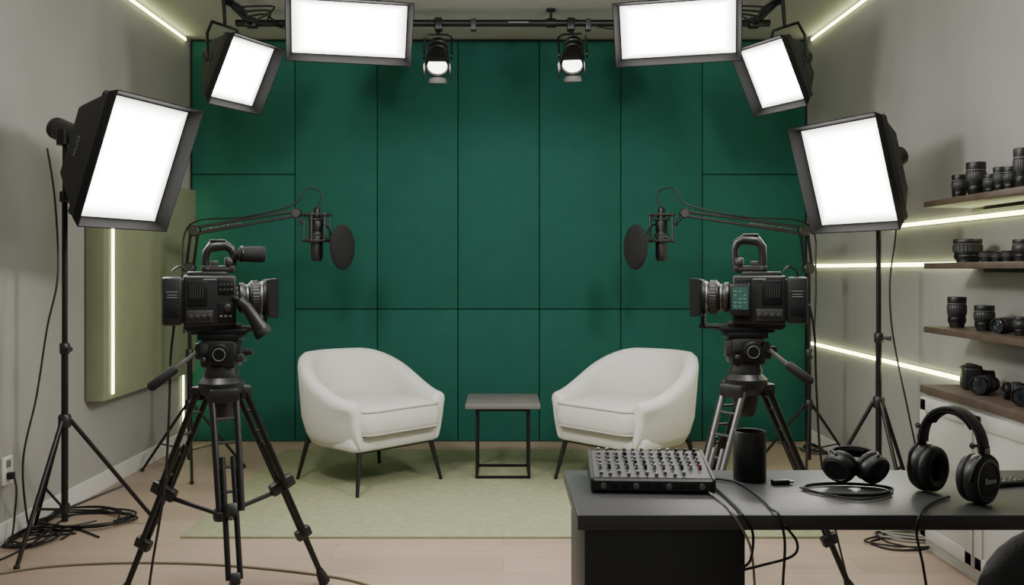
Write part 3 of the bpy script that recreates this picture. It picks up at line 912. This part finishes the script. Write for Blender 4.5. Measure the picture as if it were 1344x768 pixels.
# ------------------------------------------------------------------ desk
DX0, DX1, DY0, DY1, DT = .155, 1.72, 1.82, 2.23, .74
t = thing('desk', 'dark charcoal desk with panelled pedestal in the right foreground', 'desk', (DX0, DY0, 0))
wD, dD = DX1-DX0, DY1-DY0
MB().box((wD/2, dD/2, DT-.016), (wD, dD, .032), .003).build('desktop', M_DESK, t)
pd = MB().box((.185, dD/2+.004, (DT-.032)/2), (.335, dD-.04, DT-.034), .003).build('pedestal', M_DESKF, t)
MB().box((.185, .0225, .355), (.337, .006, .70), .0015).build('front_panel', M_DESKF, pd)
MB().box((wD-.05, dD/2, (DT-.032)/2), (.03, dD-.06, DT-.034), .003).build('leg', M_DESKF, t)
MB().box((.9, dD-.05, .66), (1.2, .02, .08), .002).build('back_rail', M_DESKF, t)

# mixer
MXc = at(857, 648, F*(ZC-DT)/(648-CY))
t = thing('audio_mixer', 'dark grey audio mixer with rows of pale knobs on the desk', 'audio mixer', (MXc.x, MXc.y, DT), (0, 0, R(-3)))
W, D, hf, hb = .272, .180, .032, .062
mbd = MB()
poly = [(0, .006), (D, .006), (D, hb), (D-.012, hb), (.006, hf), (0, hf-.004)]
Mx = Matrix(((0, 0, 1, -W/2), (1, 0, 0, 0), (0, 1, 0, 0), (0, 0, 0, 1)))
mbd.prism(poly, 0, W, Mx)
mbd.build('body', M_CHAR, t)
for s in (-1, 1):
    MB().prism([(-.003, .004), (D+.002, .004), (D+.002, hb+.003), (0, hf+.003), (-.003, hf)], -.003, .003, Matrix(((0, 0, 1, s*(W/2+.002)), (1, 0, 0, 0), (0, 1, 0, 0), (0, 0, 0, 1)))).build('side_cheek', M_CHAR, t, False)
sl = math.atan2(hb-hf, D-.018)
PM = Matrix.Translation((0, .006, hf)) @ Matrix.Rotation(sl, 4, 'X')
MB().box((0, .082, .0006), (W-.008, .158, .0016), M=PM).build('top_panel', M_MIXER, t, False)
ncol = 12
for i in range(ncol):
    x = -W/2+.020+i*(W-.040)/(ncol-1)
    for j in range(5):
        y = .056+j*.0228
        c = (M_KNOB, M_KNOB2, M_KNOB, M_BLACK)[(i*3+j*2+(i*j) % 3) % 4]
        if i == ncol-1 and j < 1:
            c = M_RED
        q = .9 if j < 3 else 1.1
        MB().lathe([(.0052*q, 0), (.0052*q, .004), (.004*q, .005), (.0038*q, .012*q), (.0025*q, .0127*q)], PM @ Matrix.Translation((x, y, .001)), 10).build('knob', c, t)
    if i < 10:
        fd = MB().box((x, .026, .0016), (.003, .040, .001), M=PM).build('fader_slot', M_BLACK2, t, False)
        MB().box((x, .014+.024*random.random(), .0045), (.008, .006, .007), .001, M=PM).build('fader_cap', M_KNOB, fd)
for i in range(10):
    x = -W/2+.024+i*.0248
    MB().lathe([(.0066, 0), (.0066, .003), (.0050, .0035), (.0047, .001), (0, .001)], axM((x, 0, .017), (0, -1, 0)), 16).build('jack', M_KNOB if i % 3 == 0 else M_BLACK, t)
for sx in (-1, 1):
    for y in (.02, D-.02):
        MB().lathe([(.009, 0), (.009, .007)], Matrix.Translation((sx*(W/2-.02), y, 0)), 12).build('rubber_foot', M_BLACK2, t)

c = at(984, 630, F*(ZC-DT)/(630-CY))
t = thing('cup', 'plain black cylindrical cup standing behind the mixer on the desk', 'cup', (c.x, c.y, DT))
MB().lathe([(.037, 0), (.039, .004), (.039, .118), (.0375, .12), (.035, .118), (.034, .01), (0, .008)], seg=32).build('cup_body', M_BLACK, t)
c = at(1024, 636, F*(ZC-DT)/(636-CY))
t = thing('usb_drive', 'tiny black usb drive lying between cup and coiled headphones', 'usb drive', (c.x, c.y, DT), (0, 0, R(8)))
MB().box((0, 0, .006), (.042, .018, .012), .003).build('casing', M_BLACK, t)
MB().box((.026, 0, .006), (.012, .012, .005), .001).build('connector', M_SILVER, t)

# headphones
def headphones(M, label, text, r=.046, hw=.079, bh=.092, splay=0.0):
    t = thing('headphones', label, 'headphones', group='headphones on the desk', M=M)
    pts = []
    n = 28
    for i in range(n+1):
        a = PI*i/n
        pts.append(Vector((-hw*math.cos(a), 0, .112+bh*math.sin(a))))
    def band(wd, th):
        rings = []
        for i, p in enumerate(pts):
            a = PI*i/n
            nn = Vector((-math.cos(a), 0, math.sin(a)))
            prof = [(-th, -wd*.8), (-th*.6, -wd), (th*.6, -wd), (th, -wd*.8), (th, wd*.8), (th*.6, wd), (-th*.6, wd), (-th, wd*.8)]
            rings.append([p+nn*u+Vector((0, v, 0)) for u, v in prof])
        return MB().loft(rings)
    hb_ = band(.017, .0045).build('headband', M_LEATHER, t)
    rings = []
    for i in range(6, n-5):
        a = PI*i/n
        nn = Vector((-math.cos(a), 0, math.sin(a)))
        q = pts[i]-nn*.008
        rings.append([q+nn*u+Vector((0, v, 0)) for u, v in ((-.006, -.011), (0, -.017), (.004, -.012), (.004, .012), (0, .017), (-.006, .011))])
    MB().loft(rings).build('padding', M_BLACK2, hb_)
    for s in (-1, 1):
        cx = s*(hw-.012)
        y = MB().tube(spline([(s*hw, -r*.95, .052), (s*(hw+.006), -r*.7, .088), (s*(hw+.006), 0, .108), (s*(hw+.006), r*.7, .088), (s*hw, r*.95, .052)], 6), .0045, 8)
        y.box((s*(hw+.003), 0, .115), (.010, .024, .03), .003)
        yk = y.build('yoke', M_METAL, t)
        MB().box((s*(hw+.0085), 0, .118), (.002, .018, .012), .0006).build('slider_plate', M_SILVER, yk)
        Mc = axM((cx, 0, .052), (s, 0, -splay), up=(0, 1, 0)) @ Matrix.Rotation(PI/2, 4, 'Z')
        cup = MB().lathe([(r*.95, -.008), (r, -.002), (r, .012), (r*.93, .022), (r*.7, .027), (r*.66, .025), (0, .027)], Mc @ Matrix.Diagonal((.95, 1.1, 1, 1)), 36).build('earcup', M_BLACK, t)
        MB().torus(Mc @ Matrix.Translation((0, 0, .0238)), r*.80, .0018, 36, 6, .95, 1.1).build('trim_ring', M_CHAR if splay else M_SILVER, cup)
        Mu = Mc @ Matrix.Translation((0, 0, -.016))
        MB().torus(Mu, r*.72, .0145, 32, 10, .95, 1.1).build('ear_cushion', M_LEATHER, cup)
        MB().lathe([(r*.7, .006), (0, .007)], Mu @ Matrix.Diagonal((.95, 1.1, 1, 1)), 24).build('speaker_cloth', M_BLACK2, cup)
        if text:
            N = Vector((s, 0, 0)); X = Vector((0, s, 0)); Y = N.cross(X)
            pos = Vector((cx+s*.0285, 0, .052))
            TM = Matrix(((X.x, Y.x, N.x, pos.x), (X.y, Y.y, N.y, pos.y), (X.z, Y.z, N.z, pos.z), (0, 0, 0, 1)))
            lettering(text, .019, M_MARK, cup, TM)
    return t
c = at(1250, 653, F*(ZC-DT)/(653-CY))
headphones(Matrix.Translation((c.x, c.y, DT+.005)) @ Matrix.Rotation(R(-62), 4, 'Z') @ Matrix.Scale(.96, 4), 'large black headphones standing upright on the right part of desk', 'Beno', r=.051, hw=.077, bh=.092)
c = at(1127, 640, F*(ZC-DT)/(640-CY))
headphones(Matrix.Translation((c.x, c.y+.015, DT+.043)) @ Matrix.Rotation(R(-10), 4, 'Z') @ Matrix.Rotation(R(-68), 4, 'X') @ Matrix.Scale(.80, 4) @ Matrix.Translation((0, 0, -.052)), 'black headphones lying folded with coiled cable beside the usb drive', None, r=.044, hw=.058, bh=.030, splay=1.5)

c = at(1318, 636, F*(ZC-DT)/(636-CY))
t = thing('remote_control', 'slim dark remote with small keys behind the upright headphones', 'remote', (c.x, c.y, DT), (0, 0, R(-75)))
MB().box((0, 0, .006), (.05, .12, .012), .004).build('casing', M_BLACK, t)
for i in range(3):
    for j in range(6):
        MB().box((-.014+.014*i, -.045+.016*j, .0125), (.009, .009, .003), .001).build('key', M_MARKD if (i+j) % 3 else M_CABLE2, t)

# office chair
t = thing('office_chair', 'black desk chair with rounded backrest at the bottom right corner', 'chair', (.945, 1.47, 0))
rings = []
for k in range(9):
    th = [-.03, -.028, -.018, 0, 0, 0, .018, .028, .03][k]
    sc = [.80, .90, .97, 1, 1, 1, .97, .90, .80][k]
    rg = []
    for i in range(40):
        a = 2*PI*i/40
        e = .62
        x = .255*sc*math.copysign(abs(math.cos(a))**e, math.cos(a))
        z = .69+.215*sc*math.copysign(abs(math.sin(a))**e, math.sin(a))
        rg.append(Vector((x, -.21+th+.9*x*x-.03, z)))
    rings.append(rg)
MB().loft(rings).build('backrest', M_LEATHER, t, angle=70)
so = d_outline(.235, -.20, .0, .20, .08)
MB().loft([ring(so, .9, .42, (0, 0)), ring(so, .98, .43, (0, 0)), ring(so, 1, .455, (0, 0)), ring(so, .97, .48, (0, 0)), ring(so, .85, .492, (0, 0)), ring(so, .1, .496, (0, 0))]).build('seat', M_LEATHER, t, angle=70)
MB().tube(spline([(0, -.05, .41), (0, -.22, .41), (0, -.29, .47), (0, -.27, .60)], 6), .018, 10).build('back_support', M_METAL, t)
MB().cyl((0, 0, .07), (0, 0, .425), .026, seg=16).build('gas_column', M_METAL, t)
for k in range(5):
    a = 2*PI*k/5+.3
    d = Vector((math.cos(a), math.sin(a), 0))
    lg = MB().cyl(Vector((0, 0, .11)), d*.27+Vector((0, 0, .07)), .022, .014, 10).build('leg', M_BLACK, t)
    MB().lathe([(.022, -.016), (.026, -.012), (.026, .012), (.022, .016)], axM(d*.27+Vector((0, 0, .027)), (-d.y, d.x, 0)), 16).build('caster', M_BLACK2, lg)

# ------------------------------------------------------------------ cables
def cable(label, pts, r=.0045, m=M_CABLE, n=8, cat='cable', closed=False):
    P = spline(pts, n, closed)
    for q in P:
        q.x = min(max(q.x, XL+.028), XR-.028)
        if q.z < .3:
            q.z = max(q.z, r+.0005)
    o = MB().tube(P, r, 7, closed=closed).build('cable', m)
    return tag(o, label, cat, 'loose cables')
def fa(px, py, z=.006):
    return floor_at(px, py, z)
cable('black power cable hanging from the left softbox lamp down to the floor', [at(62, 195, 3.98), at(72, 262, 3.95), at(76, 360, 3.9), at(62, 430, 3.9), at(48, 520, 3.9), at(30, 610, 3.9), fa(40, 700), fa(60, 704), fa(90, 692), fa(130, 705)])
cable('black cable running from the wall outlet down to the floor cables', [(XL+.035, 4.02, .305), (XL+.06, 4.0, .24), (XL+.06, 3.98, .1), fa(18, 716), fa(50, 705), fa(100, 700)])
def coil(c, rx, ry, turns, ph=0):
    pts = []
    for i in range(turns*8):
        a = i/8*2*PI+ph
        k = 1+.18*math.sin(i*1.7)+.14*random.uniform(-1, 1)
        pts.append(Vector((c.x+rx*k*math.cos(a)+.03*random.uniform(-1, 1), c.y+ry*k*math.sin(a), .006+.007*(i//8))))
    return pts
cable('tangled black cable loops on the floor under the left light stand', coil(fa(105, 684), .22, .16, 5), .0045)
cable('small tangled black cable on the floor at the far left edge', coil(fa(45, 708), .10, .14, 4), .0045)
cable('thin black cable trailing over the floor toward the left tripod', [fa(0, 735), fa(40, 715), fa(90, 678), fa(140, 668), fa(178, 672), fa(160, 684), fa(110, 690)], .0045)
cable('pale cable loops on the floor under the right side of the desk', coil(fa(1225, 704), .22, .10, 4), .005, M_CABLE3)
cable('black cable loops on the floor between right tripod and light stand', coil(fa(1075, 590), .10, .16, 3), .0045)
cable('black cable loops on the floor below the white cabinet', coil(fa(1185, 712), .12, .12, 3), .0045)
cable('thin olive cable snaking across the bare floor in the left foreground', [fa(-20, 756), fa(60, 744), fa(150, 739), fa(230, 739), fa(310, 743), fa(400, 752), fa(470, 764), fa(540, 790)], .005, M_CABLE2)
cable('black cable hanging straight down beside the left camera tripod', [at(230, 415, 3.20), at(224, 470, 3.18), at(222, 540, 3.15), at(216, 640, 3.1), at(200, 740, 3.05), fa(190, 815)], .0045)
cable('black cable hanging from the right camera battery to the floor', [at(1062, 400, 3.3), at(1069, 440, 3.35), at(1072, 520, 3.4), at(1080, 620, 3.45), fa(1110, 752)], .0045)
cable('black power cable hanging from the softbox by the shelves', [at(1170, 225, 4.5), at(1176, 300, 4.5), at(1168, 370, 4.5), at(1172, 440, 4.5), at(1192, 540, 4.5), at(1206, 610, 4.5), fa(1215, 690)], .0045)
zD = DT+.005
def da(px, py):
    return floor_at(px, py, zD)
def off(px, py, Y=1.80):
    return at(px, py, Y)
cable('black cable from the mixer over the desk edge, hanging in a loop', [da(938, 640), da(955, 655), da(968, 668), off(975, 676), off(988, 700), off(985, 735), off(972, 748), off(1000, 742), off(1040, 730), off(1046, 712), off(1030, 690)], .0028)
cable('black cable from the mixer hanging straight down from the desk edge', [da(936, 628), da(970, 634), da(1000, 655), da(1012, 668), off(1022, 676), off(1030, 710), off(1028, 760), off(1026, 800)], .0028)
cable('pale grey cable from the mixer draped over the desk edge', [da(930, 646), da(950, 660), da(958, 669), off(964, 677), off(984, 715), off(990, 760), off(990, 800)], .0025, M_CABLE3)
c = da(1113, 642)
cable('thin black headphone cable coiled around the lying headphones', [Vector((c.x+.10*math.cos(a)*(1+.04*math.sin(3*a+k)), c.y+.055*math.sin(a)*(1+.05*math.cos(2*a+k)), zD-.002+.003*k)) for k in range(2) for a in [2*PI*i/12 for i in range(12)]]+[da(1166, 650), da(1130, 656), da(1080, 648), da(1050, 640)], .0022)
cable('black cable from the upright headphones hanging off the desk front', [da(1246, 652), da(1228, 658), da(1214, 667), off(1208, 676), off(1203, 700), off(1212, 745), off(1220, 800)], .0028)

# ------------------------------------------------------------------ lamps, world, camera
def area(name, loc, target, sx, sy, power, col=(1, .985, .94)):
    l = bpy.data.lights.new(name, 'AREA')
    l.shape = 'RECTANGLE'
    l.size, l.size_y = sx, sy
    l.energy = power
    l.color = col
    o = bpy.data.objects.new(name, l)
    COL.objects.link(o)
    o.location = loc
    o.rotation_euler = (Vector(target)-Vector(loc)).to_track_quat('-Z', 'Y').to_euler()
area('added_fill_light', (0, 2.5, 2.88), (0, 5.2, .6), 2.4, 1.2, 62)  # added out-of-frame fill that brightens the room, no actual fixture
area('key_lamp_right', (1.15, 2.8, 2.45), (-2.0, 4.9, 1.8), .35, .35, 48)
area('key_lamp_left', (-1.15, 2.8, 2.45), (2.0, 5.0, 1.8), .35, .35, 48)

w = bpy.data.worlds.new('World')
SC.world = w
w.use_nodes = True
bg = w.node_tree.nodes['Background']
bg.inputs['Color'].default_value = (.97, .98, .95, 1)
bg.inputs['Strength'].default_value = .24

cam = bpy.data.cameras.new('Camera')
co = bpy.data.objects.new('Camera', cam)
COL.objects.link(co)
co.location = (0, 0, ZC)
co.rotation_euler = (PI/2, 0, 0)
cam.sensor_width = 36
cam.lens = F/1344*36
cam.shift_x = (672-CX)/1344
cam.shift_y = -(384-CY)/1344
cam.clip_start = .02
SC.camera = co
SC.view_settings.view_transform = 'AgX'
SC.view_settings.look = 'None'
SC.view_settings.exposure = 0.0
